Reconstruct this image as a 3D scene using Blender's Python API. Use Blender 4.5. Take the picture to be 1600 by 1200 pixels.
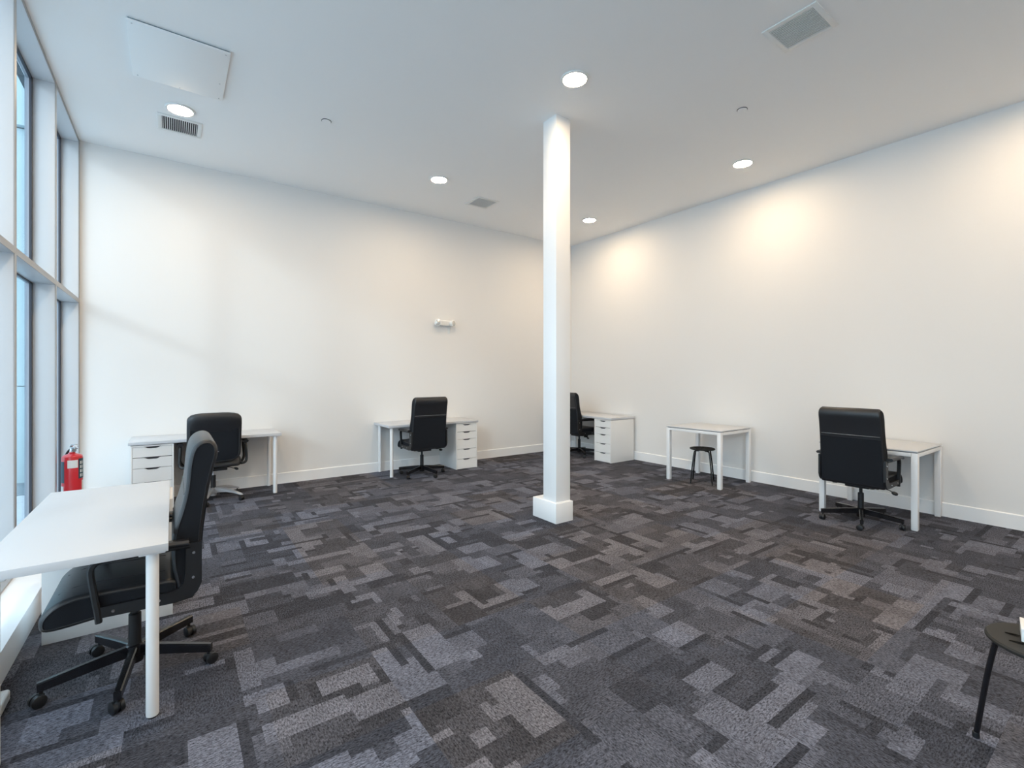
import bpy, bmesh, math, random
from mathutils import Vector, Matrix
for o in list(bpy.data.objects): bpy.data.objects.remove(o)
SC = bpy.context.scene
COL = SC.collection
rnd = random.Random(7)
PI = math.pi
# ------------------------------------------------------------------ camera
YAW = math.atan(530 / 736.7)
cam = bpy.data.objects.new('camera', bpy.data.cameras.new('camera'))
COL.objects.link(cam); SC.camera = cam
cam.location = (0, 0, 1.45)
cam.rotation_euler = (PI / 2, 0, -YAW)
cam.data.sensor_fit = 'HORIZONTAL'; cam.data.sensor_width = 36
cam.data.lens = 36 * 736.7 / 1600
cam.data.shift_y = -14.7 / 1600
cam.data.clip_start = 0.02
# ------------------------------------------------------------------ light
SKY_COL, SKY_STR = (0.77, 0.885, 1.0), 1.95
LAMP_COL, LAMP_STR = (1.0, 0.76, 0.50), 124.0
EXPOSURE = 0.92
w = bpy.data.worlds.new('sky'); SC.world = w; w.use_nodes = True
bg = w.node_tree.nodes['Background']
bg.inputs[0].default_value = SKY_COL + (1,); bg.inputs[1].default_value = SKY_STR
sun = bpy.data.objects.new('sun', bpy.data.lights.new('sun', 'SUN')); COL.objects.link(sun)
sun.data.energy = 0.32; sun.data.color = (0.90, 0.95, 1.0); sun.data.angle = math.radians(7)
_el, _az = math.radians(19), math.radians(42)      # light travels towards +x, a little +y, downwards
sun.rotation_euler = Vector((math.cos(_el) * math.cos(_az), math.cos(_el) * math.sin(_az), -math.sin(_el))).to_track_quat('-Z', 'Y').to_euler()
SC.view_settings.view_transform = 'Standard'; SC.view_settings.look = 'None'
SC.view_settings.gamma = 1; SC.view_settings.exposure = EXPOSURE
SC.view_settings.use_curve_mapping = False
try:
    SC.cycles.max_bounces = 10; SC.cycles.diffuse_bounces = 6
    SC.cycles.transparent_max_bounces = 12
    SC.cycles.sample_clamp_indirect = 6
except Exception: pass

# ------------------------------------------------------------------ materials
def mat(name, col, rough=0.5, metal=0.0, bump=0.0, bscale=200, spec=0.5, var=0.0, coat=0.0):
    m = bpy.data.materials.new(name); m.use_nodes = True
    nt = m.node_tree; b = nt.nodes['Principled BSDF']
    b.inputs['Base Color'].default_value = (*col, 1); b.inputs['Roughness'].default_value = rough
    b.inputs['Metallic'].default_value = metal; b.inputs['Specular IOR Level'].default_value = spec
    b.inputs['Coat Weight'].default_value = coat
    tc = nt.nodes.new('ShaderNodeTexCoord'); n = nt.nodes.new('ShaderNodeTexNoise')
    nt.links.new(tc.outputs['Object'], n.inputs['Vector']); n.inputs['Scale'].default_value = bscale
    n.inputs['Detail'].default_value = 3
    if bump:
        bp = nt.nodes.new('ShaderNodeBump'); bp.inputs['Strength'].default_value = bump
        bp.inputs['Distance'].default_value = 0.002
        nt.links.new(n.outputs['Fac'], bp.inputs['Height']); nt.links.new(bp.outputs[0], b.inputs['Normal'])
    if var:
        r = nt.nodes.new('ShaderNodeMapRange')
        r.inputs[3].default_value = 1 - var; r.inputs[4].default_value = 1 + var
        mx = nt.nodes.new('ShaderNodeVectorMath'); mx.operation = 'SCALE'; mx.inputs[0].default_value = col
        nt.links.new(n.outputs['Fac'], r.inputs[0]); nt.links.new(r.outputs[0], mx.inputs['Scale'])
        nt.links.new(mx.outputs[0], b.inputs['Base Color'])
    return m
M = {}
M['wall'] = mat('wall_paint', (0.795, 0.782, 0.765), 0.75, bump=0.05, bscale=120, spec=0.25)
M['ceil'] = mat('ceiling_paint', (0.93, 0.925, 0.915), 0.9, bump=0.05, bscale=150, spec=0.1)
M['trim'] = mat('trim_paint', (0.86, 0.86, 0.86), 0.4, bump=0.02, bscale=60)
M['pillar'] = mat('pillar_paint', (0.86, 0.86, 0.86), 0.5, bump=0.03, bscale=80)
M['alu'] = mat('painted_aluminium', (0.60, 0.62, 0.645), 0.35, 0.0, bump=0.01, bscale=30)
M['aluedge'] = mat('aluminium_face', (0.36, 0.35, 0.345), 0.4, 0.3, bump=0.01, bscale=30)
M['oframe'] = mat('blue_grey_frame', (0.34, 0.37, 0.42), 0.4, 0.2, bump=0.01, bscale=30)
M['gasket'] = mat('dark_frame', (0.035, 0.04, 0.055), 0.5, bump=0.02, bscale=60)
M['lam'] = mat('white_laminate', (0.57, 0.585, 0.61), 0.42, bump=0.015, bscale=90, var=0.01)
M['lamedge'] = mat('laminate_edge', (0.74, 0.745, 0.76), 0.4, bump=0.02, bscale=90)
M['cab'] = mat('white_foil', (0.80, 0.80, 0.79), 0.4, bump=0.02, bscale=90)
M['wmetal'] = mat('white_enamel', (0.84, 0.84, 0.84), 0.3, bump=0.01, bscale=50)
M['gapshade'] = mat('recess_shade', (0.05, 0.05, 0.06), 0.8, bump=0.05, bscale=80)  # dark colour standing in for shade in drawer gaps and under tabletops
M['leather'] = mat('black_leather', (0.012, 0.013, 0.016), 0.36, bump=0.3, bscale=260, var=0.15, spec=0.55)
M['fabric'] = mat('black_fabric', (0.012, 0.014, 0.018), 0.9, bump=0.5, bscale=700, var=0.3, spec=0.2)
M['stitch'] = mat('grey_thread', (0.28, 0.28, 0.28), 0.8, bump=0.2, bscale=500)
M['bplas'] = mat('black_plastic', (0.008, 0.009, 0.011), 0.45, bump=0.1, bscale=300)
M['bmetal'] = mat('black_enamel', (0.006, 0.006, 0.008), 0.25, bump=0.01, bscale=50, coat=0.3)
M['chrome'] = mat('chrome', (0.75, 0.75, 0.76), 0.15, 1.0, bump=0.01, bscale=50)
M['silver'] = mat('silver_plastic', (0.55, 0.56, 0.58), 0.3, 0.6, bump=0.02, bscale=80)
M['red'] = mat('red_enamel', (0.62, 0.02, 0.03), 0.3, bump=0.02, bscale=60, coat=0.4)
M['label'] = mat('white_label', (0.75, 0.77, 0.76), 0.5, bump=0.02, bscale=60)
M['teal'] = mat('dark_label', (0.03, 0.07, 0.10), 0.45, bump=0.02, bscale=60)
M['stool'] = mat('grey_black_plastic', (0.017, 0.017, 0.016), 0.6, bump=0.15, bscale=400, spec=0.35)
M['slot'] = mat('slot_shadow_black', (0.003, 0.003, 0.003), 0.9, bump=0.02, bscale=60, spec=0.1)
M['ventshade'] = mat('vent_shade', (0.03, 0.03, 0.035), 0.8, bump=0.1, bscale=60)  # dark colour standing in for the shade behind vent slats
M['wplas'] = mat('white_plastic', (0.80, 0.80, 0.78), 0.4, bump=0.02, bscale=90)
M['panelp'] = mat('hatch_paint', (0.90, 0.905, 0.90), 0.6, bump=0.03, bscale=100)
M['extwall'] = mat('pale_cladding', (0.36, 0.485, 0.53), 0.6, bump=0.1, bscale=8, var=0.04)
M['soffit'] = mat('grey_soffit', (0.10, 0.13, 0.15), 0.8, bump=0.2, bscale=10, var=0.2)
M['pave'] = mat('outdoor_paving', (0.42, 0.48, 0.53), 0.9, bump=0.3, bscale=12, var=0.35)
M['kick'] = mat('dark_plinth', (0.16, 0.22, 0.26), 0.8, bump=0.2, bscale=8, var=0.3)
M['lens_dim'] = mat('emergency_lens', (0.62, 0.62, 0.6), 0.15, 0.3, bump=0.1, bscale=60)

def emis(name, col, s):
    m = bpy.data.materials.new(name); m.use_nodes = True; nt = m.node_tree
    nt.nodes.clear(); e = nt.nodes.new('ShaderNodeEmission'); o = nt.nodes.new('ShaderNodeOutputMaterial')
    e.inputs[0].default_value = (*col, 1); e.inputs[1].default_value = s
    nt.links.new(e.outputs[0], o.inputs[0]); return m
M['lamp'] = emis('lamp_diffuser', LAMP_COL, LAMP_STR)

def glass():
    m = bpy.data.materials.new('tinted_glass'); m.use_nodes = True; nt = m.node_tree; nt.nodes.clear()
    o = nt.nodes.new('ShaderNodeOutputMaterial'); t = nt.nodes.new('ShaderNodeBsdfTransparent')
    g = nt.nodes.new('ShaderNodeBsdfGlossy'); f = nt.nodes.new('ShaderNodeLayerWeight'); p = nt.nodes.new('ShaderNodeMath'); q = nt.nodes.new('ShaderNodeMath'); x = nt.nodes.new('ShaderNodeMixShader')
    t.inputs[0].default_value = (0.86, 0.92, 0.94, 1); g.inputs['Roughness'].default_value = 0.02; f.inputs[0].default_value = 0.5; p.operation = 'POWER'; p.inputs[1].default_value = 5; q.operation = 'MULTIPLY_ADD'; q.inputs[1].default_value = 0.45; q.inputs[2].default_value = 0.025
    nt.links.new(f.outputs['Facing'], p.inputs[0]); nt.links.new(p.outputs[0], q.inputs[0]); nt.links.new(q.outputs[0], x.inputs[0]); nt.links.new(t.outputs[0], x.inputs[1]); nt.links.new(g.outputs[0], x.inputs[2])
    nt.links.new(x.outputs[0], o.inputs[0]); return m
M['glass'] = glass()

def carpet():
    m = bpy.data.materials.new('patterned_carpet'); m.use_nodes = True; nt = m.node_tree
    N = nt.nodes.new; L = nt.links.new; b = nt.nodes['Principled BSDF']
    b.inputs['Roughness'].default_value = 0.95; b.inputs['Specular IOR Level'].default_value = 0.1
    sh = N('ShaderNodeAttribute'); sh.attribute_name = 'shade'
    di = N('ShaderNodeAttribute'); di.attribute_name = 'turn'
    hu = N('ShaderNodeAttribute'); hu.attribute_name = 'warm'
    tc = N('ShaderNodeTexCoord')
    def streak(sx, sy):
        mp = N('ShaderNodeMapping'); mp.inputs['Scale'].default_value = (sx, sy, 1)
        n = N('ShaderNodeTexNoise'); n.inputs['Scale'].default_value = 1; n.inputs['Detail'].default_value = 5
        n.inputs['Roughness'].default_value = 0.85
        L(tc.outputs['Object'], mp.inputs[0]); L(mp.outputs[0], n.inputs['Vector']); return n
    a, c = streak(55, 150), streak(150, 55)
    mx = N('ShaderNodeMix'); mx.data_type = 'FLOAT'
    L(di.outputs['Fac'], mx.inputs[0]); L(a.outputs['Fac'], mx.inputs[2]); L(c.outputs['Fac'], mx.inputs[3])
    big = N('ShaderNodeTexNoise'); big.inputs['Scale'].default_value = 9; big.inputs['Detail'].default_value = 4
    L(tc.outputs['Object'], big.inputs['Vector'])
    sp = N('ShaderNodeMapRange'); sp.inputs[1].default_value = 0.36; sp.inputs[2].default_value = 0.60
    sp.inputs[3].default_value = 0.0; sp.inputs[4].default_value = 2.7
    L(mx.outputs[0], sp.inputs[0])
    bgm = N('ShaderNodeMapRange'); bgm.inputs[1].default_value = 0.3; bgm.inputs[2].default_value = 0.7
    bgm.inputs[3].default_value = 0.85; bgm.inputs[4].default_value = 1.15
    L(big.outputs['Fac'], bgm.inputs[0])
    m1 = N('ShaderNodeMath'); m1.operation = 'MULTIPLY'; L(sp.outputs[0], m1.inputs[0]); L(sh.outputs['Fac'], m1.inputs[1])
    m2 = N('ShaderNodeMath'); m2.operation = 'MULTIPLY'; L(m1.outputs[0], m2.inputs[0]); L(bgm.outputs[0], m2.inputs[1])
    cm = N('ShaderNodeMix'); cm.data_type = 'RGBA'
    cm.inputs[6].default_value = (0.92, 0.97, 1.22, 1); cm.inputs[7].default_value = (1.02, 0.96, 1.05, 1)
    L(hu.outputs['Fac'], cm.inputs[0])
    v = N('ShaderNodeVectorMath'); v.operation = 'SCALE'; L(cm.outputs[2], v.inputs[0]); L(m2.outputs[0], v.inputs['Scale'])
    L(v.outputs[0], b.inputs['Base Color'])
    bp = N('ShaderNodeBump'); bp.inputs['Strength'].default_value = 0.5; bp.inputs['Distance'].default_value = 0.003
    L(mx.outputs[0], bp.inputs['Height']); L(bp.outputs[0], b.inputs['Normal'])
    return m
M['carpet'] = carpet()

# ------------------------------------------------------------------ mesh helpers
def catmull(pts, n=6, closed=True):
    pts = [Vector(p) for p in pts]; out = []; k = len(pts)
    rng = range(k) if closed else range(k - 1)
    for i in rng:
        g = lambda j: pts[j % k] if closed else pts[min(max(j, 0), k - 1)]
        p0, p1, p2, p3 = g(i - 1), g(i), g(i + 1), g(i + 2)
        for s in range(n):
            t = s / n
            out.append(0.5 * ((2 * p1) + (p2 - p0) * t + (2 * p0 - 5 * p1 + 4 * p2 - p3) * t * t + (3 * p1 - p0 - 3 * p2 + p3) * t ** 3))
    if not closed: out.append(pts[-1])
    return out
def offset(poly, d):
    out = []; n = len(poly)
    for i in range(n):
        t = (poly[(i + 1) % n] - poly[i - 1]); nrm = Vector((t.y, -t.x))
        if nrm.length > 1e-9: nrm.normalize()
        out.append(poly[i] - nrm * d)
    return out
def ccw(poly):
    A = sum(poly[i - 1].x * poly[i].y - poly[i].x * poly[i - 1].y for i in range(len(poly)))
    return poly if A > 0 else list(reversed(poly))
class MB:
    def __init__(s): s.bm = bmesh.new()
    def box(s, x0, x1, y0, y1, z0, z1, bev=0.0, seg=2, rot=None):
        g = bmesh.ops.create_cube(s.bm, size=1.0)
        vs = g['verts']
        for v in vs:
            v.co = Vector(((x0 + x1) / 2 + v.co.x * (x1 - x0), (y0 + y1) / 2 + v.co.y * (y1 - y0), (z0 + z1) / 2 + v.co.z * (z1 - z0)))
        if rot: bmesh.ops.transform(s.bm, matrix=rot, verts=vs)
        if bev:
            es = list({e for v in vs for e in v.link_edges})
            bmesh.ops.bevel(s.bm, geom=es, offset=bev, segments=seg, affect='EDGES', profile=0.5)
        return s
    def ring(s, pts): return [s.bm.verts.new(p) for p in pts]
    def loft(s, secs, cap=True, closed=False):
        R = [s.ring(p) for p in secs]; n = len(R[0])
        prs = list(zip(R, R[1:])) + ([(R[-1], R[0])] if closed else [])
        for a, b in prs:
            for i in range(n):
                j = (i + 1) % n
                try: s.bm.faces.new((a[i], a[j], b[j], b[i]))
                except ValueError: pass
        if cap and not closed:
            s.bm.faces.new(list(reversed(R[0]))); s.bm.faces.new(R[-1])
        return s
    def cyl(s, p0, p1, r0, r1=None, n=20):
        p0, p1 = Vector(p0), Vector(p1); r1 = r0 if r1 is None else r1
        d = (p1 - p0).normalized(); a = d.orthogonal().normalized(); b = d.cross(a)
        sec = lambda c, r: [c + (a * math.cos(2 * PI * i / n) + b * math.sin(2 * PI * i / n)) * r for i in range(n)]
        return s.loft([sec(p0, r0), sec(p1, r1)])
    def lathe(s, prof, c=(0, 0, 0), n=28, axis='Z'):
        c = Vector(c); secs = []
        for r, h in prof:
            ring = []
            for i in range(n):
                a = 2 * PI * i / n; x, y = r * math.cos(a), r * math.sin(a)
                p = {'Z': Vector((x, y, h)), 'Y': Vector((x, h, -y)), 'X': Vector((h, x, y))}[axis]
                ring.append(c + p)
            secs.append(ring)
        return s.loft(secs)
    def tube(s, pts, r, n=10, closed=False):
        pts = [Vector(p) for p in pts]; k = len(pts); secs = []; up = None
        for i in range(k):
            if closed: t = pts[(i + 1) % k] - pts[i - 1]
            else: t = pts[min(i + 1, k - 1)] - pts[max(i - 1, 0)]
            t.normalize()
            up = t.orthogonal().normalized() if up is None else (up - t * up.dot(t)).normalized()
            b = t.cross(up)
            rr = r[i] if isinstance(r, (list, tuple)) else r
            secs.append([pts[i] + (up * math.cos(2 * PI * j / n) + b * math.sin(2 * PI * j / n)) * rr for j in range(n)])
        return s.loft(secs, cap=not closed, closed=closed)
    def sweep(s, pts, nrm, wdt, th, round_=0.004):
        """rounded-rectangle bar along pts in a plane with normal nrm; wdt along nrm, th in plane"""
        pts = [Vector(p) for p in pts]; nrm = Vector(nrm); k = len(pts); secs = []
        for i in range(k):
            t = (pts[min(i + 1, k - 1)] - pts[max(i - 1, 0)]).normalized(); b = t.cross(nrm).normalized()
            a, c = wdt / 2, th / 2; q = round_
            cs = [(a, c - q), (a - q, c), (-a + q, c), (-a, c - q), (-a, -c + q), (-a + q, -c), (a - q, -c), (a, -c + q)]
            secs.append([pts[i] + nrm * u + b * v for u, v in cs])
        return s.loft(secs)
    def prism(s, poly, a0, a1, axis='Y', bev=0.0):
        """poly: 2D points; axis Y: (x,z), axis X: (y,z), axis Z: (x,y)"""
        f = {'Y': lambda p, a: Vector((p[0], a, p[1])), 'X': lambda p, a: Vector((a, p[0], p[1])), 'Z': lambda p, a: Vector((p[0], p[1], a))}[axis]
        return s.loft([[f(p, a0) for p in poly], [f(p, a1) for p in poly]])
    def pad(s, poly, hw, r=0.02, steps=4, tap=None):
        """profile (x,z) lofted along y with rounded sides"""
        poly = ccw([Vector(p) for p in poly]); secs = []
        st = [(-(hw - r + r * math.sin(PI / 2 * (1 - i / steps))), r * (1 - math.cos(PI / 2 * (1 - i / steps)))) for i in range(steps + 1)]
        st = st + [(-y, d) for y, d in reversed(st)]
        for y, d in st:
            q = offset(poly, -d) if False else offset(poly, d)
            secs.append([Vector((p.x, y * (tap(p.y) if tap else 1), p.y)) for p in q])
        return s.loft(secs)
    def build(s, name, m, parent=None, smooth=True, loc=None, rot=None):
        bmesh.ops.recalc_face_normals(s.bm, faces=s.bm.faces)
        me = bpy.data.meshes.new(name)
        if smooth:
            for f in s.bm.faces: f.smooth = True
            for e in s.bm.edges:
                if len(e.link_faces) == 2 and e.calc_face_angle(0) > math.radians(32): e.smooth = False
        s.bm.to_mesh(me); s.bm.free()
        me.materials.append(m)
        o = bpy.data.objects.new(name, me); COL.objects.link(o)
        if parent: o.parent = parent
        if loc: o.location = loc
        if rot: o.rotation_euler = rot
        return o
def tag(o, label=None, cat=None, group=None, kind=None):
    if label: o['label'] = label
    if cat: o['category'] = cat
    if group: o['group'] = group
    if kind: o['kind'] = kind
    return o
def thing(name, label, cat, loc=(0, 0, 0), rz=0, group=None):
    o = bpy.data.objects.new(name, None); COL.objects.link(o); o.empty_display_size = 0.1
    o.location = loc; o.rotation_euler = (0, 0, rz)
    return tag(o, label, cat, group)
def dup(root, label, loc, rz=None, spin=0):
    def rec(o, par):
        c = o.copy(); COL.objects.link(c)
        if par: c.parent = par
        for ch in list(o.children): rec(ch, c)
        return c
    r = rec(root, None); r['label'] = label; r.location = loc
    if rz is not None: r.rotation_euler = (0, 0, rz)
    for c in r.children:
        if spin and c.name.startswith('base_arm'): c.rotation_euler.z += math.radians(spin)
    return r

# ------------------------------------------------------------------ room shell
XL, XR, YB, YF, HC = -0.824, 6.41, 6.895, -3.6, 3.99
XS = -0.651                                     # room face of the sill curb
# floor with a woven pattern of overlapping rectangles stored per face
def floor():
    cs = 0.5 / 12; nx = int(math.ceil((XR - XS + 0.02) / cs)); ny = int(math.ceil((YB - YF + 0.02) / cs))
    S = [[0.0] * nx for _ in range(ny)]; T = [[0.0] * nx for _ in range(ny)]; Wm = [[0.0] * nx for _ in range(ny)]
    for ty in range(0, ny, 12):
        for tx in range(0, nx, 12):
            t = 1.0 if ((tx // 12 + ty // 12) % 2) else 0.0
            wv = rnd.random() ** 2
            for y in range(ty, min(ny, ty + 12)):
                for x in range(tx, min(nx, tx + 12)): S[y][x] = 0.044; T[y][x] = t; Wm[y][x] = wv
    def rect(x0, y0, a, b, v):
        for y in range(max(0, y0), min(ny, y0 + b)):
            for x in range(max(0, x0), min(nx, x0 + a)): S[y][x] = v
    for _ in range(int(nx * ny / 15)):
        lo, sh = rnd.randint(4, 11), rnd.randint(2, 5)
        a, b = (lo, sh) if rnd.random() < 0.6 else (sh, lo)
        x0, y0 = rnd.randint(-6, nx), rnd.randint(-6, ny)
        v = rnd.choice([0.032, 0.040, 0.049, 0.060, 0.071, 0.082, 0.092])
        rect(x0, y0, a, b, v)
        if v > 0.05 and rnd.random() < 0.6:
            if rnd.random() < 0.6: rect(x0, y0 + (b if rnd.random() < .5 else -1), a, 1, 0.029)
            else: rect(x0 + (a if rnd.random() < .5 else -1), y0, 1, b, 0.029)
    vs = [(XS - 0.01 + i * cs, YF - 0.01 + j * cs, 0) for j in range(ny + 1) for i in range(nx + 1)]
    fs = [(j * (nx + 1) + i, j * (nx + 1) + i + 1, (j + 1) * (nx + 1) + i + 1, (j + 1) * (nx + 1) + i) for j in range(ny) for i in range(nx)]
    me = bpy.data.meshes.new('floor'); me.from_pydata(vs, [], fs)
    for nm, G in (('shade', S), ('turn', T), ('warm', Wm)):
        at = me.attributes.new(nm, 'FLOAT', 'FACE'); at.data.foreach_set('value', [G[j][i] for j in range(ny) for i in range(nx)])
    me.materials.append(M['carpet'])
    o = bpy.data.objects.new('floor', me); COL.objects.link(o)
    tag(o, 'dark grey patterned carpet', None, None, 'structure')
floor()
def struct(name, m, *boxes, parent=None, bev=0.0, **kw):
    b = MB()
    for q in boxes: b.box(*q, bev=bev)
    o = b.build(name, m, parent, smooth=bool(bev)); 
    if parent is None: o['kind'] = 'structure'
    return o
struct('ceiling', M['ceil'], (XL - 0.2, XR + 0.15, YF - 0.15, YB + 0.15, HC, HC + 0.15))
struct('wall_back', M['wall'], (XL - 0.2, XR + 0.15, YB, YB + 0.15, -0.1, HC))
struct('wall_right', M['wall'], (XR, XR + 0.15, YF - 0.15, YB, -0.1, HC))
struct('wall_front', M['wall'], (XL - 0.2, XR, YF - 0.15, YF, -0.1, HC))
def baseboard(name, poly, a0, a1, axis):
    o = MB().prism(poly, a0, a1, axis).build(name, M['trim'], smooth=False); o['kind'] = 'structure'
bb = [(0, 0), (0, 0.143), (0.004, 0.143), (0.014, 0.135), (0.014, 0)]
baseboard('baseboard_back', [(YB - x, z) for x, z in bb], XS, XR - 0.014, 'X')
baseboard('baseboard_right', [(XR - x, z) for x, z in bb], YF, YB, 'Y')
baseboard('baseboard_front', [(YF + x, z) for x, z in bb], XS, XR - 0.014, 'X')
# sill curb under the glazing
struct('trim_1', M['trim'], (XL - 0.16, XS, YF, YB, -0.1, 0.154), bev=0.004)
# windows: bays between deep vertical fins
XG = XL - 0.14
mull = [6.895 - 0.027, 5.62, 4.323, 3.02, 1.717, 0.414, -0.889, -2.192, -3.495]
for n in range(len(mull) - 1):
    y1, y0 = mull[n] - 0.027, mull[n + 1] + 0.027
    def rails(d0, d1): return [(d0, d1, y0, y0 + 0.035, 0.154, HC), (d0, d1, y1 - 0.035, y1, 0.154, HC), (d0, d1, y0 + .035, y1 - .035, 2.215, 2.275), (d0, d1, y0 + .035, y1 - .035, HC - 0.06, HC), (d0, d1, y0 + .035, y1 - .035, 0.154, 0.20)]
    wn = struct('window_%d' % (n + 1), M['gasket'], *rails(XG - 0.012, XG + 0.003))
    struct('outer_frame', M['oframe'], *rails(XG - 0.030, XG - 0.012), parent=wn)
    fin = struct('mullion', M['alu'], (XG, XL, y1, y1 + 0.054, 0.154, HC - 0.001), parent=wn, bev=0.003)
    struct('mullion_cap', M['aluedge'], (XL, XL + 0.004, y1 + 0.001, y1 + 0.053, 0.154, HC - 0.002), parent=fin)
    tr = struct('transom', M['alu'], (XG, XL, y0, y1, 2.224, 2.27), parent=wn, bev=0.002)
    struct('transom_cap', M['aluedge'], (XL, XL + 0.004, y0, y1, 2.224, 2.27), parent=tr)
    hd = struct('header', M['alu'], (XG, XL, y0, y1, HC - 0.035, HC - 0.001), parent=wn)
    struct('header_cap', M['aluedge'], (XL, XL + 0.004, y0, y1, HC - 0.032, HC - 0.002), parent=hd)
    struct('bottom_rail', M['aluedge'], (XG, XL, y0, y1, 0.154, 0.166), parent=wn)
    struct('pane', M['glass'], (XG - 0.026, XG - 0.019, y0 + 0.03, y1 - 0.03, 0.19, 2.22), parent=wn)
    struct('pane', M['glass'], (XG - 0.026, XG - 0.019, y0 + 0.03, y1 - 0.03, 2.27, HC - 0.05), parent=wn)
    struct('outer_cap', M['oframe'], (XG - 0.045, XG - 0.0305, y1 + 0.001, y1 + 0.053, 0.0, HC), parent=wn)
# ------------------------------------------------------------------ outdoors
struct('pavement', M['pave'], (-14, XL - 0.16, -14, 9.8, -0.35, -0.15))
ext = thing('building', 'pale blue clad building wing seen through the glass on the left', 'building', (-4, 9.8, -0.15))
def eb(name, m, *q, bev=0): 
    b = MB()
    for k in q: b.box(*k, bev=bev)
    return b.build(name, m, ext, smooth=False)
eb('backing_wall', M['kick'], (-6, 3.0, 0.05, 0.3, 0, 8.0))
eb('gravel_strip', M['kick'], (-6, 3.0, -0.95, 0.0, 0.0, 0.012))
for i in range(6):
    for (z0, z1) in ((0.0, 1.425), (1.435, 5.2)):
        eb('cladding_panel', M['extwall'], (-6 + i * 1.5, -6 + i * 1.5 + 1.49, 0, 0.05, z0, z1))
eb('ledge', M['extwall'], (-6, 3.0, -0.10, 0.3, 5.22, 5.42))
for i in range(6): eb('cladding_panel', M['extwall'], (-6 + i * 1.5, -6 + i * 1.5 + 1.49, 0, 0.05, 5.44, 8.0))
struct('trim_2', M['soffit'], (-1.11, XL - 0.2, YF - 0.2, 9.7, 4.08, 4.35))

# ------------------------------------------------------------------ pillar
pl = thing('pillar', 'tall square white pillar with boxed base in the middle of the room', 'pillar', (3.12, 3.57, 0))
MB().box(-0.09, 0.094, -0.095, 0.102, 0, HC, bev=0.003).build('shaft', M['pillar'], pl)
MB().box(-0.11, 0.113, -0.115, 0.246, 0, 0.195, bev=0.003).build('base_box', M['pillar'], pl)
MB().prism([(-0.10, 0.195), (-0.098, 0.20), (0.098, 0.20), (0.103, 0.195)], -0.105, 0.112, 'Y').build('base_cap', M['pillar'], pl, smooth=False)

# ------------------------------------------------------------------ ceiling fittings
def downlight(loc, label):
    t = thing('ceiling_light', label, 'ceiling light', loc, 0, 'round recessed downlights')
    MB().lathe([(0.118, 0), (0.122, -0.004), (0.118, -0.012), (0.102, -0.014), (0.098, -0.010), (0.098, 0)], n=40).build('trim_ring', M['wplas'], t)
    MB().lathe([(0.0985, -0.002), (0.0985, -0.0095), (0.0, -0.0100)], n=40).build('diffuser', M['lamp'], t)
    return t
dl = downlight((0.06, 5.52, HC), 'lit round downlight beside the left ceiling vent')
for x, y, lb in [(2.81, 5.53, 'lit round downlight left of the pillar by the small central vent'),
                 (2.80, 2.97, 'large lit round downlight nearest above the pillar top'),
                 (5.56, 2.98, 'lit round downlight near the right wall'),
                 (5.55, 5.54, 'smallest lit round downlight just right of the pillar near the corner'),
                 (0.06, 2.98, 'round downlight above the window side outside the frame'), (0.06, 0.44, 'round downlight on the window side behind the camera'),
                 (2.81, 0.44, 'round downlight overhead near the camera'), (5.55, 0.44, 'round downlight near the right wall outside the frame'),
                 (0.06, -2.1, 'rear round downlight on the window side'), (2.81, -2.1, 'rear round downlight in the middle row'), (5.55, -2.1, 'rear round downlight by the right wall')]:
    dup(dl, lb, (x, y, HC))
def vent(loc, label):
    t = thing('ceiling_vent', label, 'air vent', loc, 0, 'square slatted ceiling vents')
    W, I = 0.185, 0.148
    MB().box(-W, W, -W, -I, -0.010, 0, 0.003).box(-W, W, I, W, -0.010, 0, 0.003).box(-W, -I, -I, I, -0.010, 0, 0.003).box(I, W, -I, I, -0.010, 0, 0.003).build('frame', M['wplas'], t)
    MB().box(-I, I, -I, I, -0.001, -0.0002).build('backing_shade', M['ventshade'], t, smooth=False)  # thin dark sheet paints the shade between the slats, no duct modelled
    s0 = None
    for k in range(17):
        x = -I + (k + 0.5) * 2 * I / 17
        if s0 is None: s0 = MB().box(-0.0026, 0.0026, -I, I, -0.010, -0.003).build('slat', M['wplas'], t, smooth=False); s = s0
        else: s = s0.copy(); COL.objects.link(s); s.parent = t
        s.location = (x, 0, 0)
    return t
v0 = vent((0.06, 5.885, HC), 'white slatted vent beside the leftmost downlight')
dup(v0, 'small white slatted vent just left of the pillar', (3.71, 5.91, HC))
dup(v0, 'slatted vent cut off by the top edge of the photo', (3.73, 1.575, HC))
def sprink(loc, label):
    t = thing('sprinkler_cover', label, 'sprinkler cover', loc, 0, 'flat white sprinkler covers')
    MB().lathe([(0.047, 0), (0.047, -0.0035)], n=28).build('collar', M['gasket'], t)
    MB().lathe([(0.041, -0.0036), (0.043, -0.006), (0.041, -0.010), (0, -0.011)], n=28).build('disc', M['ceil'], t)
    return t
sp = sprink((1.248, 4.919, HC), 'small flat white ceiling disc left of the pillar')
dup(sp, 'small flat white ceiling disc right of the pillar', (4.43, 2.38, HC))
ha = thing('access_panel', 'large pale rectangular panel fixed under the ceiling at the upper left', 'panel', (0.05, 4.69, HC))
MB().box(-0.32, 0.32, -0.39, 0.39, -0.024, -0.010, 0.002).build('door_panel', M['panelp'], ha)
MB().box(-0.312, 0.312, -0.382, 0.382, -0.010, 0).build('gap_shade', M['kick'], ha, smooth=False)  # solid dark inset paints the shade line around the panel edge
for x, y in ((-.29, -.36), (.29, -.36), (-.29, .36), (.29, .36), (0.28, 0.1), (0.0, 0.37)):
    MB().lathe([(0.005, -0.024), (0.005, -0.0265), (0, -0.0268)], (x, y, 0), n=10).build('screw', M['silver'], ha)

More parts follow.
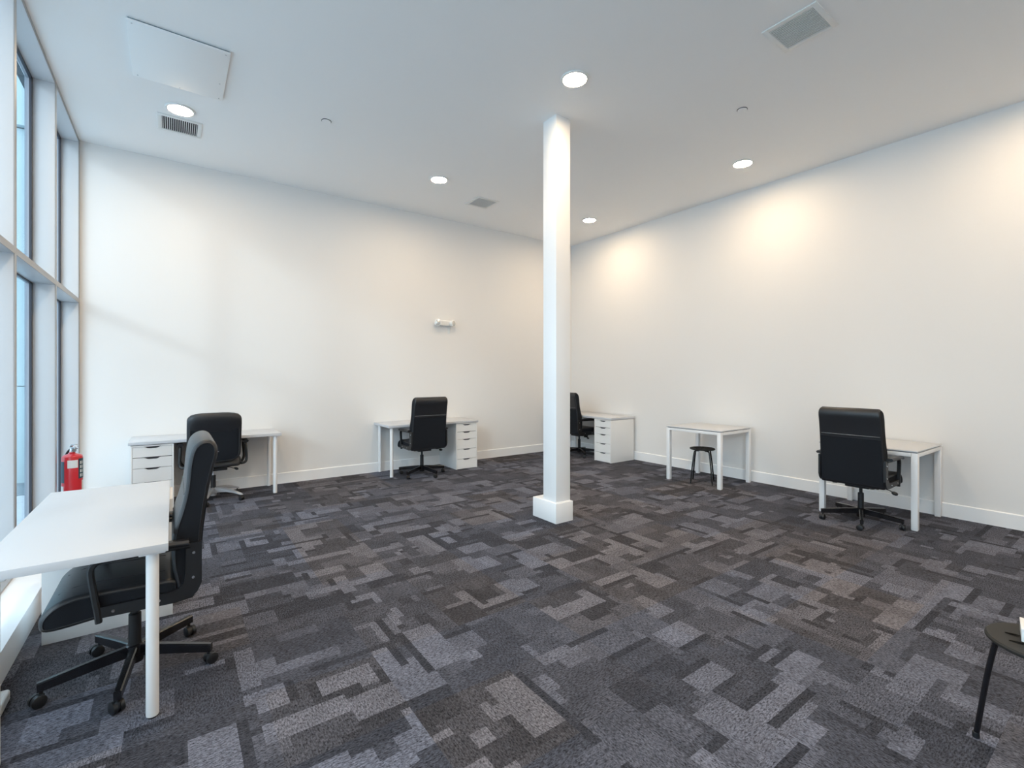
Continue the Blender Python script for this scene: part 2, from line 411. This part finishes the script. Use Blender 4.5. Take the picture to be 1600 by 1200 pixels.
# ------------------------------------------------------------------ emergency light
em = thing('emergency_light', 'white twin head emergency light on the back wall', 'emergency light', (3.59, YB, 2.285))
MB().box(-0.12, 0.10, -0.06, 0, -0.045, 0.045, 0.018, 4).build('housing', M['wplas'], em)
for sx, yaw in ((-0.125, -0.6), (0.115, 0.5)):
    hd = MB().lathe([(0.02, 0.02), (0.045, 0.01), (0.056, -0.03), (0.056, -0.045), (0.051, -0.048)], n=24, axis='Y').build('lamp_head', M['wplas'], em, loc=(sx, -0.045, 0.0), rot=(0, 0, yaw))
    MB().lathe([(0.050, -0.044), (0.040, -0.052), (0, -0.058)], n=24, axis='Y').build('lamp_lens', M['lens_dim'], hd)
MB().box(0.07, 0.11, -0.004, 0.0, -0.17, -0.06, 0.001).build('tag', M['label'], em)
MB().tube([(0.105, -0.03, -0.04), (0.11, -0.02, -0.07), (0.108, -0.01, -0.12), (0.106, -0.008, -0.16)], 0.003, 8).build('cord', M['wplas'], em)

# ------------------------------------------------------------------ desks
def scoop(w, h, cw, d=0.016, n=10):
    p = [(-w / 2, 0), (w / 2, 0), (w / 2, h)]
    for i in range(n + 1):
        u = i / n; x = cw / 2 - u * cw; e = min(u, 1 - u) / 0.28; e = min(1, e); e = e * e * (3 - 2 * e)
        p.append((x, h - d * e))
    p.append((-w / 2, h)); return p
DR = [(0.575, 0.108), (0.460, 0.108), (0.309, 0.147), (0.158, 0.147), (0.007, 0.147)]
def drawer_unit(t0):
    """local: front faces -y, x 0..0.37, y 0..0.58 , z 0..0.70; part of the desk thing"""
def cabinet(label, loc, rz):
    """drawer unit; front faces local -y; origin centre of the front edge"""
    t = thing('drawer_unit', label, 'drawer unit', loc, rz, 'white five drawer units')
    W, D, H = 0.185, 0.57, 0.70
    MB().box(-W, -W + 0.016, 0, D, 0, H, 0.001).box(W - 0.016, W, 0, D, 0, H, 0.001).box(-W + .016, W - .016, 0.0, D, H - 0.014, H).box(-W + .016, W - .016, D - 0.012, D, 0.0, H - .014).box(-W + .016, W - .016, 0.02, D - .012, 0.0, 0.014).build('body', M['cab'], t)
    MB().box(-W + .017, W - .017, 0.022, 0.03, 0.014, H - 0.015).build('inner_shade', M['gapshade'], t, smooth=False)  # thin dark sheet paints the shade seen between the drawer fronts
    for z, h in DR:
        d = MB().prism(scoop(2 * W - 0.036, h, 0.15, 0.018), 0.001, 0.018, 'Y').build('drawer', M['cab'], t, smooth=False)
        d.location = (0, 0, z)
        g = MB().box(-0.072, 0.072, 0.0185, 0.0205, h - 0.03, h - 0.002).build('handle_shade', M['gapshade'], d, smooth=False)  # dark plate paints the shade inside the handle scoop
    return t
def long_desk(label, cx, cy, rz, legs):
    """1.46 x 0.59 board; local x along the length, front edge at -y"""
    t = thing('desk', label, 'desk', (cx, cy, 0), rz, 'long white desks')
    MB().box(-0.73, 0.73, -0.29, 0.29, 0.706, 0.740, 0.002).build('desktop', M['lam'], t)
    for (x, y) in legs:
        lg = MB().lathe([(0.022, 0.008), (0.023, 0.012), (0.023, 0.690), (0.021, 0.70)], (x, y, 0), 28).build('leg', M['wmetal'], t)
        MB().lathe([(0.018, 0), (0.020, 0.003), (0.020, 0.009)], (x, y, 0), 20).build('foot_cap', M['bplas'], lg)
        MB().box(x - .045, x + .045, y - .045, y + .045, 0.698, 0.706, 0.003).build('mounting_plate', M['wmetal'], lg)
    return t
# back-left desk, back-middle desk
long_desk('long white desk against the back wall nearest the window', 0.35, 6.60, 0, [(0.665, -0.235), (0.665, 0.225)])
cabinet('white drawer unit under the left end of the window side desk, near the extinguisher', (-0.175, 6.32, 0), 0)
long_desk('white desk on the back wall just left of the pillar', 3.16, 6.60, 0, [(-0.665, -0.235), (-0.665, 0.225)])
cabinet('white drawer unit under the right end of the desk left of the pillar', (3.69, 6.32, 0), 0)
# right corner desk (front faces -x): rotate so local -y -> -x : rz=-90
long_desk('white desk on the right wall in the far corner behind the pillar', 6.095, 6.022, -PI / 2, [(-0.665, -0.235), (-0.665, 0.225)])
cabinet('white drawer unit in the far corner showing its side, right of the pillar', (5.80, 5.487, 0), -PI / 2)
# foreground desk: front faces +x -> rz=+90
long_desk('large white desk in the left foreground by the window', -0.305, 3.19, PI / 2, [(-0.675, -0.235), (-0.675, 0.235)])
cabinet('white drawer unit under the far end of the foreground desk', (0.0, 3.70, 0), PI / 2)

def small_table(label, cx, cy, a, c):
    t = thing('small_table', label, 'table', (cx, cy, 0), 0, 'small square white tables on the right wall')
    MB().box(-a, a, -c, c, 0.726, 0.740, 0.003).build('tabletop', M['lam'], t)
    MB().box(-a + .012, a - .012, -c + .012, c - .012, 0.719, 0.726).build('shadow_gap', M['gapshade'], t, smooth=False)  # dark slab paints the shade between tabletop and apron
    fr = MB()
    for s in (-1, 1):
        fr.box(-a + .050, a - .050, min(s * c, s * (c - .02)), max(s * c, s * (c - .02)), 0.683, 0.719, 0.002)
        fr.box(min(s * a, s * (a - .02)), max(s * a, s * (a - .02)), -c + .050, c - .050, 0.683, 0.719, 0.002)
    fr.build('apron', M['wmetal'], t)
    for sx in (-1, 1):
        for sy in (-1, 1):
            x0, x1 = sorted((sx * a, sx * (a - .05))); y0, y1 = sorted((sy * c, sy * (c - .05)))
            lg = MB().box(x0, x1, y0, y1, 0.006, 0.719, 0.003).build('leg', M['wmetal'], t)
            MB().box(x0 + .004, x1 - .004, y0 + .004, y1 - .004, 0, 0.006).build('foot_cap', M['wplas'], lg, smooth=False)
    return t
small_table('small square white table with a black stool under it', 5.945, 3.67, 0.37, 0.40)
small_table('small square white table in front of the rightmost office chair', 5.98, 1.755, 0.40, 0.41)

# ------------------------------------------------------------------ stools
def stool(label, loc, rz=0, sc=1.0):
    t = thing('stool', label, 'stool', loc, rz, 'black round stools')
    seat = MB(); prof = [(0.0, 0.440), (0.10, 0.440), (0.150, 0.443), (0.160, 0.450), (0.160, 0.457), (0.154, 0.4625), (0.13, 0.461), (0.06, 0.455), (0.0, 0.454)]
    seat.lathe(prof[1:-1], n=48); so = seat.build('seat', M['stool'], t)
    for k in range(4):
        a = k * PI / 2 + math.radians(21)
        for q in (-1, 1):
            cxs, cys = 0.080 * math.cos(a) - q * 0.034 * math.sin(a), 0.080 * math.sin(a) + q * 0.034 * math.cos(a)
            sl = [(0.021 * math.cos(u), 0.0065 * math.sin(u)) for u in [2 * PI * i / 12 for i in range(12)]]
            m_ = MB().prism(sl, 0, 0.0006, 'Z').build('slot', M['slot'], so, smooth=False, loc=(cxs, cys, 0.4596), rot=(0, 0, a))
        ca, sa = math.cos(k * PI / 2), math.sin(k * PI / 2)
        P = catmull([(0.06 * ca, 0.06 * sa, 0.428), (0.10 * ca, 0.10 * sa, 0.430), (0.125 * ca, 0.125 * sa, 0.420), (0.136 * ca, 0.136 * sa, 0.385), (0.158 * ca, 0.158 * sa, 0.25), (0.188 * ca, 0.188 * sa, 0.01)], 5, False)
        lg = MB().tube(P, 0.0095, 12).build('leg', M['bmetal'], t)
        MB().lathe([(0.010, 0), (0.012, 0.003), (0.0115, 0.022), (0.0095, 0.024)], (0.1885 * ca, 0.1885 * sa, 0), 14).build('foot_cap', M['bplas'], lg)
    MB().box(-0.06, 0.06, -0.014, 0.014, 0.426, 0.440, 0.003).box(-0.014, 0.014, -0.06, 0.06, 0.426, 0.440, 0.003).build('leg_bracket', M['bmetal'], t)
    return t
st = stool('black round stool under the small white table', (5.785, 3.655, 0), math.radians(72))
dup(st, 'dark round slotted stool cut off at the lower right edge of the photo', (2.593, 0.259, 0), math.radians(176))
bx = thing('carton', 'small white box standing on the stool at the right edge', 'box', (2.614, 0.266, 0.4625), math.radians(9))
MB().box(-0.059, 0.059, -0.059, 0.059, 0, 0.047, 0.002).build('box_body', M['label'], bx)
MB().box(-0.060, 0.060, -0.060, 0.060, 0.038, 0.049, 0.002).build('box_lid', M['wplas'], bx)

# ------------------------------------------------------------------ office chairs
def star_base(t, ang0, m, arm='rect', R=0.325):
    MB().lathe([(0.034, 0.055), (0.036, 0.075), (0.036, 0.135), (0.03, 0.14)], n=24).build('base_hub', m, t)
    col = MB().lathe([(0.026, 0.135), (0.026, 0.14), (0.025, 0.285), (0.020, 0.29)], n=24).build('column_cover', M['bplas'], t)
    MB().lathe([(0.0145, 0.28), (0.0145, 0.36)], n=18).build('gas_piston', M['bplas'] if arm == 'rect' else M['silver'], t)
    for k in range(5):
        a = ang0 + k * 2 * PI / 5
        if arm == 'rect':
            secs = []
            for u, zt, hh, ww in ((0.025, 0.136, 0.052, 0.032), (0.15, 0.125, 0.047, 0.030), (R + 0.014, 0.104, 0.040, 0.028)):
                b = 0.005
                cs = [(ww / 2, -hh + 0.002), (ww / 2, -b), (ww / 2 - b, 0), (-ww / 2 + b, 0), (-ww / 2, -b), (-ww / 2, -hh + 0.002), (-ww / 2 + .002, -hh), (ww / 2 - .002, -hh)]
                secs.append([Vector((u, p, zt + q)) for p, q in cs])
        else:
            secs = []
            for u, zt, hh, ww in ((0.025, 0.150, 0.065, 0.05), (0.08, 0.150, 0.055, 0.05), (0.16, 0.138, 0.040, 0.045), (0.25, 0.115, 0.030, 0.04), (R, 0.088, 0.024, 0.036), (R + 0.02, 0.076, 0.014, 0.026)):
                b = 0.012
                cs = [(ww / 2, -hh + .002), (ww / 2, -b), (ww / 2 - b, -.002), (0, 0), (-ww / 2 + b, -.002), (-ww / 2, -b), (-ww / 2, -hh + .002), (-ww / 2 + .002, -hh), (ww / 2 - .002, -hh)]
                secs.append([Vector((u, p, zt + q)) for p, q in cs])
        ar = MB().loft(secs).build('base_arm', m, t, rot=(0, 0, a))
        # caster turned a little, its own sub-part pieces joined: stem, hood, two wheels
        c = MB(); c.cyl((R, 0, 0.045), (R, 0, 0.072 if arm == 'rect' else 0.07), 0.007, n=10)
        ca = a * 1.7 + k * 1.3; dx, dy = math.cos(ca), math.sin(ca)
        ctr = Vector((R + 0.012 * dx, 0.012 * dy, 0.027)); ax = Vector((-dy, dx, 0))
        for s_ in (-1, 1):
            p = ctr + ax * s_ * 0.005; q = ctr + ax * s_ * 0.021; p2 = ctr + ax * s_ * 0.024
            c.cyl(p, q, 0.027, 0.0265, 22); c.cyl(q, p2, 0.0265, 0.020, 22)
        c.cyl(ctr - ax * 0.005 + Vector((0, 0, 0.003)), ctr + ax * 0.005 + Vector((0, 0, 0.003)), 0.022, n=18)
        c.box(R - 0.012, R + 0.012, -0.010, 0.010, 0.028, 0.052, 0.003)
        c.build('caster', M['bplas'], ar)

def exec_chair(label, loc, rz, ang0):
    """local +x = the way the chair faces"""
    t = thing('office_chair', label, 'office chair', loc, rz, 'black leather office chairs')
    star_base(t, ang0, M['bmetal'])
    back = [(-0.235, 0.405), (-0.247, 0.50), (-0.258, 0.62), (-0.270, 0.75), (-0.288, 0.88), (-0.310, 0.99), (-0.328, 1.065), (-0.322, 1.112), (-0.292, 1.135), (-0.255, 1.128),
            (-0.225, 1.095), (-0.210, 1.03), (-0.204, 0.96), (-0.196, 0.89), (-0.178, 0.81), (-0.155, 0.73), (-0.145, 0.64), (-0.150, 0.55), (-0.165, 0.47), (-0.175, 0.41), (-0.20, 0.395)]
    bc = ccw(catmull(back, 4)); tap = lambda z: 1.0 - 0.045 * max(0, (z - 0.5) / 0.63) - 0.035 * max(0, (z - 1.06) / 0.07) ** 2
    br = MB().pad(bc, 0.262, 0.016, tap=tap).build('backrest', M['leather'], t)
    ins = offset(bc, 0.014)
    for s in (-1, 1):
        q = [Vector((p.x, s * (0.2625) * tap(p.y), p.y)) for p in ins]; q2 = [v - Vector((0, s * 0.004, 0)) for v in q]
        MB().loft([q2, q]).build('side_panel', M['fabric'], br)
        MB().tube([v + Vector((0, s * .0005, 0)) for v in q[::2]], 0.0018, 6, closed=True).build('piping', M['stitch'] if False else M['leather'], br)
    # rear fabric panel following the rear profile
    rear = [p for p in catmull(back[:8], 4, False) if 0.42 <= p.y <= 0.875]
    outer = [Vector((p.x - 0.0035, p.y)) for p in rear]; inner = [Vector((p.x + 0.004, p.y)) for p in reversed(rear)]
    pg = outer + inner
    MB().loft([[Vector((p.x, y * tap(p.y), p.y)) for p in pg] for y in (-0.250, 0.250)]).build('rear_panel', M['fabric'], br, smooth=False)
    zs = rear[-1]
    MB().tube([(zs.x - 0.003, -0.245 * tap(0.88), 0.879), (zs.x - 0.0042, 0, 0.878), (zs.x - 0.003, 0.245 * tap(.88), 0.879)], 0.0026, 6).build('seam', M['stitch'], br)
    # crosswise headrest seam at the front
    MB().tube([(-0.1945, -0.235, 0.885), (-0.1945, 0, 0.885), (-0.1945, 0.235, 0.885)], 0.003, 6).build('front_seam', M['leather'], br)
    seat = [(-0.165, 0.405), (-0.175, 0.45), (-0.165, 0.495), (-0.10, 0.505), (0.0, 0.508), (0.12, 0.512), (0.20, 0.508), (0.255, 0.488), (0.292, 0.450), (0.300, 0.412), (0.285, 0.385), (0.23, 0.380), (0.10, 0.392), (-0.05, 0.398)]
    sc = ccw(catmull(seat, 4))
    so = MB().pad(sc, 0.250, 0.020).build('seat', M['leather'], t)
    si = offset(sc, 0.016)
    for s in (-1, 1):
        q = [Vector((p.x, s * 0.2505, p.y)) for p in si]; q2 = [v - Vector((0, s * .004, 0)) for v in q]
        MB().loft([q2, q]).build('side_panel', M['fabric'], so)
        MB().tube([v + Vector((0, s * .0005, 0)) for v in q[::2]], 0.0022, 6, closed=True).build('piping', M['leather'], so)
    for yy in (-0.12, 0.12):
        MB().tube([(x, yy, z) for x, z in ((-0.12, 0.5045), (0, 0.5085), (0.12, 0.5125), (0.20, 0.5085), (0.255, 0.4885))], 0.0016, 6).build('seam', M['leather'], so)
    # arms
    for s in (-1, 1):
        y = s * 0.266; yp = s * 0.288
        L = [(-0.262, 0.66), (-0.200, 0.66), (-0.198, 0.52), (-0.192, 0.485), (-0.175, 0.460), (-0.14, 0.450), (0.115, 0.450), (0.118, 0.405), (-0.16, 0.398), (-0.215, 0.405), (-0.245, 0.43), (-0.262, 0.47)]
        bk = MB().prism(L, y - 0.009, y + 0.009, 'Y').build('arm_bracket', M['bplas'], t, smooth=False)
        for sx, sz in ((-0.230, 0.615), (-0.228, 0.50), (0.06, 0.425), (-0.10, 0.424)):
            MB().cyl((sx, y + s * 0.009, sz), (sx, y + s * 0.0115, sz), 0.007, 0.006, 12).build('screw', M['chrome'], bk)
        pts = catmull([(-0.215, y, 0.652), (-0.05, y, 0.650), (0.09, y, 0.650), (0.125, y, 0.635), (0.134, y, 0.60), (0.122, y, 0.50), (0.112, y, 0.43), (0.108, y, 0.385)], 5, False)
        af = MB().sweep(pts, (0, 1, 0), 0.030, 0.024, 0.006).build('arm_frame', M['bplas'], t)
        pd = catmull([(-0.21, yp, 0.672), (-0.10, yp, 0.675), (0.04, yp, 0.673), (0.105, yp, 0.662)], 4, False)
        MB().sweep(pd, (0, 1, 0), 0.055, 0.026, 0.010).build('arm_pad', M['leather'], af)
    # tilt mechanism
    MB().box(-0.11, 0.10, -0.10, 0.10, 0.352, 0.388, 0.006).build('tilt_box', M['bplas'], t)
    MB().box(-0.16, 0.20, -0.19, -0.15, 0.375, 0.395, 0.004).box(-0.16, 0.20, 0.15, 0.19, 0.375, 0.395, 0.004).build('seat_rail', M['bmetal'], t)
    MB().lathe([(0.030, 0.318), (0.036, 0.326), (0.036, 0.372), (0.03, 0.392)], (0.115, -0.05, 0), 22).build('tension_knob', M['bplas'], t)
    lv = MB().tube(catmull([(0.0, -0.09, 0.372), (-0.02, -0.19, 0.370), (-0.04, -0.265, 0.352)], 5, False), 0.004, 8).build('lever', M['bmetal'], t)
    MB().lathe([(0.008, 0), (0.016, 0.012), (0.017, 0.035), (0.009, 0.048)], n=14, axis='Y').build('lever_paddle', M['bplas'], lv, loc=(-0.045, -0.305, 0.336), rot=(0.25, 0, 0))
    return t
ch = exec_chair('black leather office chair in the left foreground seen from its side', (-0.150, 2.945, 0), PI, math.radians(191 - 180))
dup(ch, 'black high back office chair at the desk left of the pillar', (2.93, 6.31, 0), PI / 2, -35)
dup(ch, 'black office chair half hidden behind the pillar in the far corner', (5.945, 6.19, 0), math.radians(-3), 20)
dup(ch, 'large black high back office chair at the small right hand table', (5.50, 1.763, 0), math.radians(0), -28)

def puffy_chair(label, loc, rz):
    t = thing('office_chair', label, 'office chair', loc, rz, 'black leather office chairs')
    star_base(t, math.radians(-54), M['silver'], 'curved', 0.32)
    # thick pillow back: loft along y with a rounded outline
    def pillow(zc, hh, hw, th, n=28, pw=3.8):
        secs = []
        K = 12
        for i in range(K + 1):
            v = -1 + 2 * i / K; v = math.sin(v * PI / 2)
            ring = []
            s = max(0.02, (1 - abs(v) ** pw)) ** (1 / pw)
            for j in range(n):
                a = 2 * PI * j / n
                cx_, cz_ = math.cos(a), math.sin(a)
                px = math.copysign(abs(cx_) ** 0.75, cx_) * th * (0.55 + 0.45 * s) * s ** 0.25; pz = math.copysign(abs(cz_) ** 0.42, cz_) * hh * (0.62 + 0.38 * s)
                ring.append(Vector((px - 0.08 * (pz / hh), v * hw, zc + pz)))
            secs.append(ring)
        return secs
    bk = MB().loft([[p + Vector((-0.205, 0, 0)) for p in r] for r in pillow(0.745, 0.285, 0.258, 0.075)]).build('backrest', M['leather'], t)
    MB().loft([[Vector((-0.205 - 0.058 + (p.x) * 0.32 - .02 * (p.z - .74), p.y * 0.90, 0.715 + (p.z - 0.745) * 0.86)) for p in r] for r in pillow(0.745, 0.285, 0.258, 0.075)]).build('rear_shell', M['fabric'], bk)
    MB().tube([Vector((-0.292 + 0.10 * (0.5 - abs(v - .5)) * 0 - .02 * (z - .74), y, z)) for v, y, z in [(0, 0.232 * math.copysign(abs(math.cos(a)) ** .35, math.cos(a)), 0.722 + 0.235 * math.copysign(abs(math.sin(a)) ** .35, math.sin(a))) for a in [2 * PI * k / 40 for k in range(40)]]], 0.005, 6, closed=True).build('piping', M['leather'], bk)
    for dz, sx in ((0.0, 0), (0.03, 0.012)):
        MB().tube(catmull([(-0.315 + sx, -0.20, 0.965 + dz), (-0.322 + sx, -0.1, 0.985 + dz), (-0.324 + sx, 0, 0.99 + dz), (-0.322 + sx, 0.1, 0.985 + dz), (-0.315 + sx, 0.20, 0.965 + dz)], 4, False), 0.004, 6).build('fold', M['leather'], bk)
    for yy in (-0.03, 0.03):
        MB().cyl((-0.318, yy, 0.60), (-0.306, yy, 0.60), 0.006, n=10).build('screw', M['chrome'], bk)
    seat = [(-0.19, 0.40), (-0.20, 0.46), (-0.17, 0.51), (-0.05, 0.525), (0.12, 0.53), (0.22, 0.515), (0.275, 0.47), (0.28, 0.42), (0.24, 0.39), (0.05, 0.385)]
    MB().pad(ccw(catmull(seat, 4)), 0.262, 0.04, 6).build('seat', M['leather'], t)
    MB().box(-0.14, 0.14, -0.13, 0.13, 0.355, 0.388, 0.008).build('tilt_box', M['bplas'], t)
    for s in (-1, 1):
        y = s * 0.315
        pts = catmull([(-0.20, s * 0.26, 0.43), (-0.16, y, 0.45), (-0.15, y, 0.60), (-0.12, y, 0.645), (0.0, y, 0.66), (0.10, y, 0.645), (0.12, y, 0.60), (0.06, y, 0.47), (0.0, s * .27, 0.41), (0.0, s * 0.2, 0.395)], 5, False)
        af = MB().tube(pts, 0.015, 10).build('arm_frame', M['bplas'], t)
        MB().sweep(catmull([(-0.14, y, 0.672), (-0.02, y, 0.680), (0.11, y, 0.670)], 4, False), (0, 1, 0), 0.058, 0.030, 0.012).build('arm_pad', M['leather'], af)
    lv = MB().tube([(0.0, -0.12, 0.37), (0.0, -0.17, 0.36), (-0.02, -0.21, 0.345)], 0.004, 8).build('lever', M['bmetal'], t)
    MB().lathe([(0.006, 0), (0.016, 0.014), (0.015, 0.029), (0.006, 0.050)], n=14, axis='Y').build('lever_paddle', M['bplas'], lv, loc=(-0.02, -0.25, 0.330), rot=(0.5, 0, 0))
    return t
puffy_chair('low padded black office chair with a silver base at the desk by the window', (0.38, 6.44, 0), PI / 2)

# ------------------------------------------------------------------ fire extinguisher
fe = thing('fire_extinguisher', 'red fire extinguisher standing in the window corner', 'fire extinguisher', (-0.738, 5.78, 0.154), math.radians(-60))
R0 = 0.073
fb = MB().lathe([(0.070, 0.0), (R0, 0.012), (R0, 0.545), (0.070, 0.560), (0.058, 0.572), (0.035, 0.580), (0.022, 0.586), (0.022, 0.598)], n=40).build('cylinder', M['red'], fe)
def wrap(name, m, a0, a1, z0, z1, r=R0 + 0.0012, par=fb, n=14):
    A = [math.radians(a0 + (a1 - a0) * i / n) for i in range(n + 1)]
    b = MB(); pg = [(r * math.cos(a), r * math.sin(a)) for a in A] + [((r - .002) * math.cos(a), (r - .002) * math.sin(a)) for a in reversed(A)]
    return b.prism(pg, z0, z1, 'Z').build(name, m, par, smooth=False)
wrap('paper_label', M['label'], -48, 8, 0.46, 0.53)
tl = wrap('instruction_label', M['teal'], 12, 85, 0.36, 0.54)
for i, (a0, a1) in enumerate(((22, 30), (36, 42))):
    for k in range(4): wrap('print_block', M['label'], a0, a1, 0.375 + k * 0.038, 0.402 + k * 0.038, R0 + 0.002, tl, 3)
wrap('side_label', M['label'], 38, 90, 0.20, 0.34)
wrap('back_label', M['teal'], -110, -68, 0.33, 0.52)
wrap('lower_label', M['label'], -105, -74, 0.20, 0.30)
MB().cyl((0, 0, 0.596), (0, 0, 0.632), 0.019, 0.016, 20).build('valve', M['chrome'], fe)
MB().cyl((0.012, 0, 0.615), (0.034, 0, 0.615), 0.017, 0.017, 18).build('gauge', M['chrome'], fe)
MB().sweep([(-0.02, 0, 0.630), (0.03, 0, 0.640), (0.07, 0, 0.632)], (0, 1, 0), 0.022, 0.006, 0.001).build('carry_handle', M['chrome'], fe)
MB().sweep([(-0.02, 0, 0.640), (0.0, 0, 0.662), (0.07, 0, 0.668)], (0, 1, 0), 0.022, 0.005, 0.001).build('squeeze_lever', M['chrome'], fe)
MB().tube(catmull([(-0.015, 0, 0.615), (-0.05, 0, 0.610), (-0.088, -0.01, 0.55), (-0.095, -0.02, 0.40), (-0.092, -0.02, 0.22)], 5, False), 0.009, 10).build('hose', M['bplas'], fe)
MB().tube([(0.01, 0.016, 0.645), (0.01, 0.032, 0.655), (0.01, 0.038, 0.640), (0.01, 0.03, 0.625), (0.01, 0.016, 0.645)], 0.002, 6).build('pull_pin', M['chrome'], fe)

# ------------------------------------------------------------------ white rounded bars at the lower left edge
def bar(label, loc, rz, l, h):
    t = thing('plastic_bar', label, 'plastic bar', loc, rz)
    MB().box(-l, 0, -0.03, 0.03, 0, h, 0.012, 4).build('casing', M['wplas'], t)
    MB().box(-l * 0.9, -0.03, -0.016, 0.016, h, h + 0.002, 0.0008, 1).build('top_strip', M['trim'], t)
bar('white rounded bar lying on the carpet by the sill at the lower left corner', (-0.618, 3.02, 0), PI / 2, 0.35, 0.05)
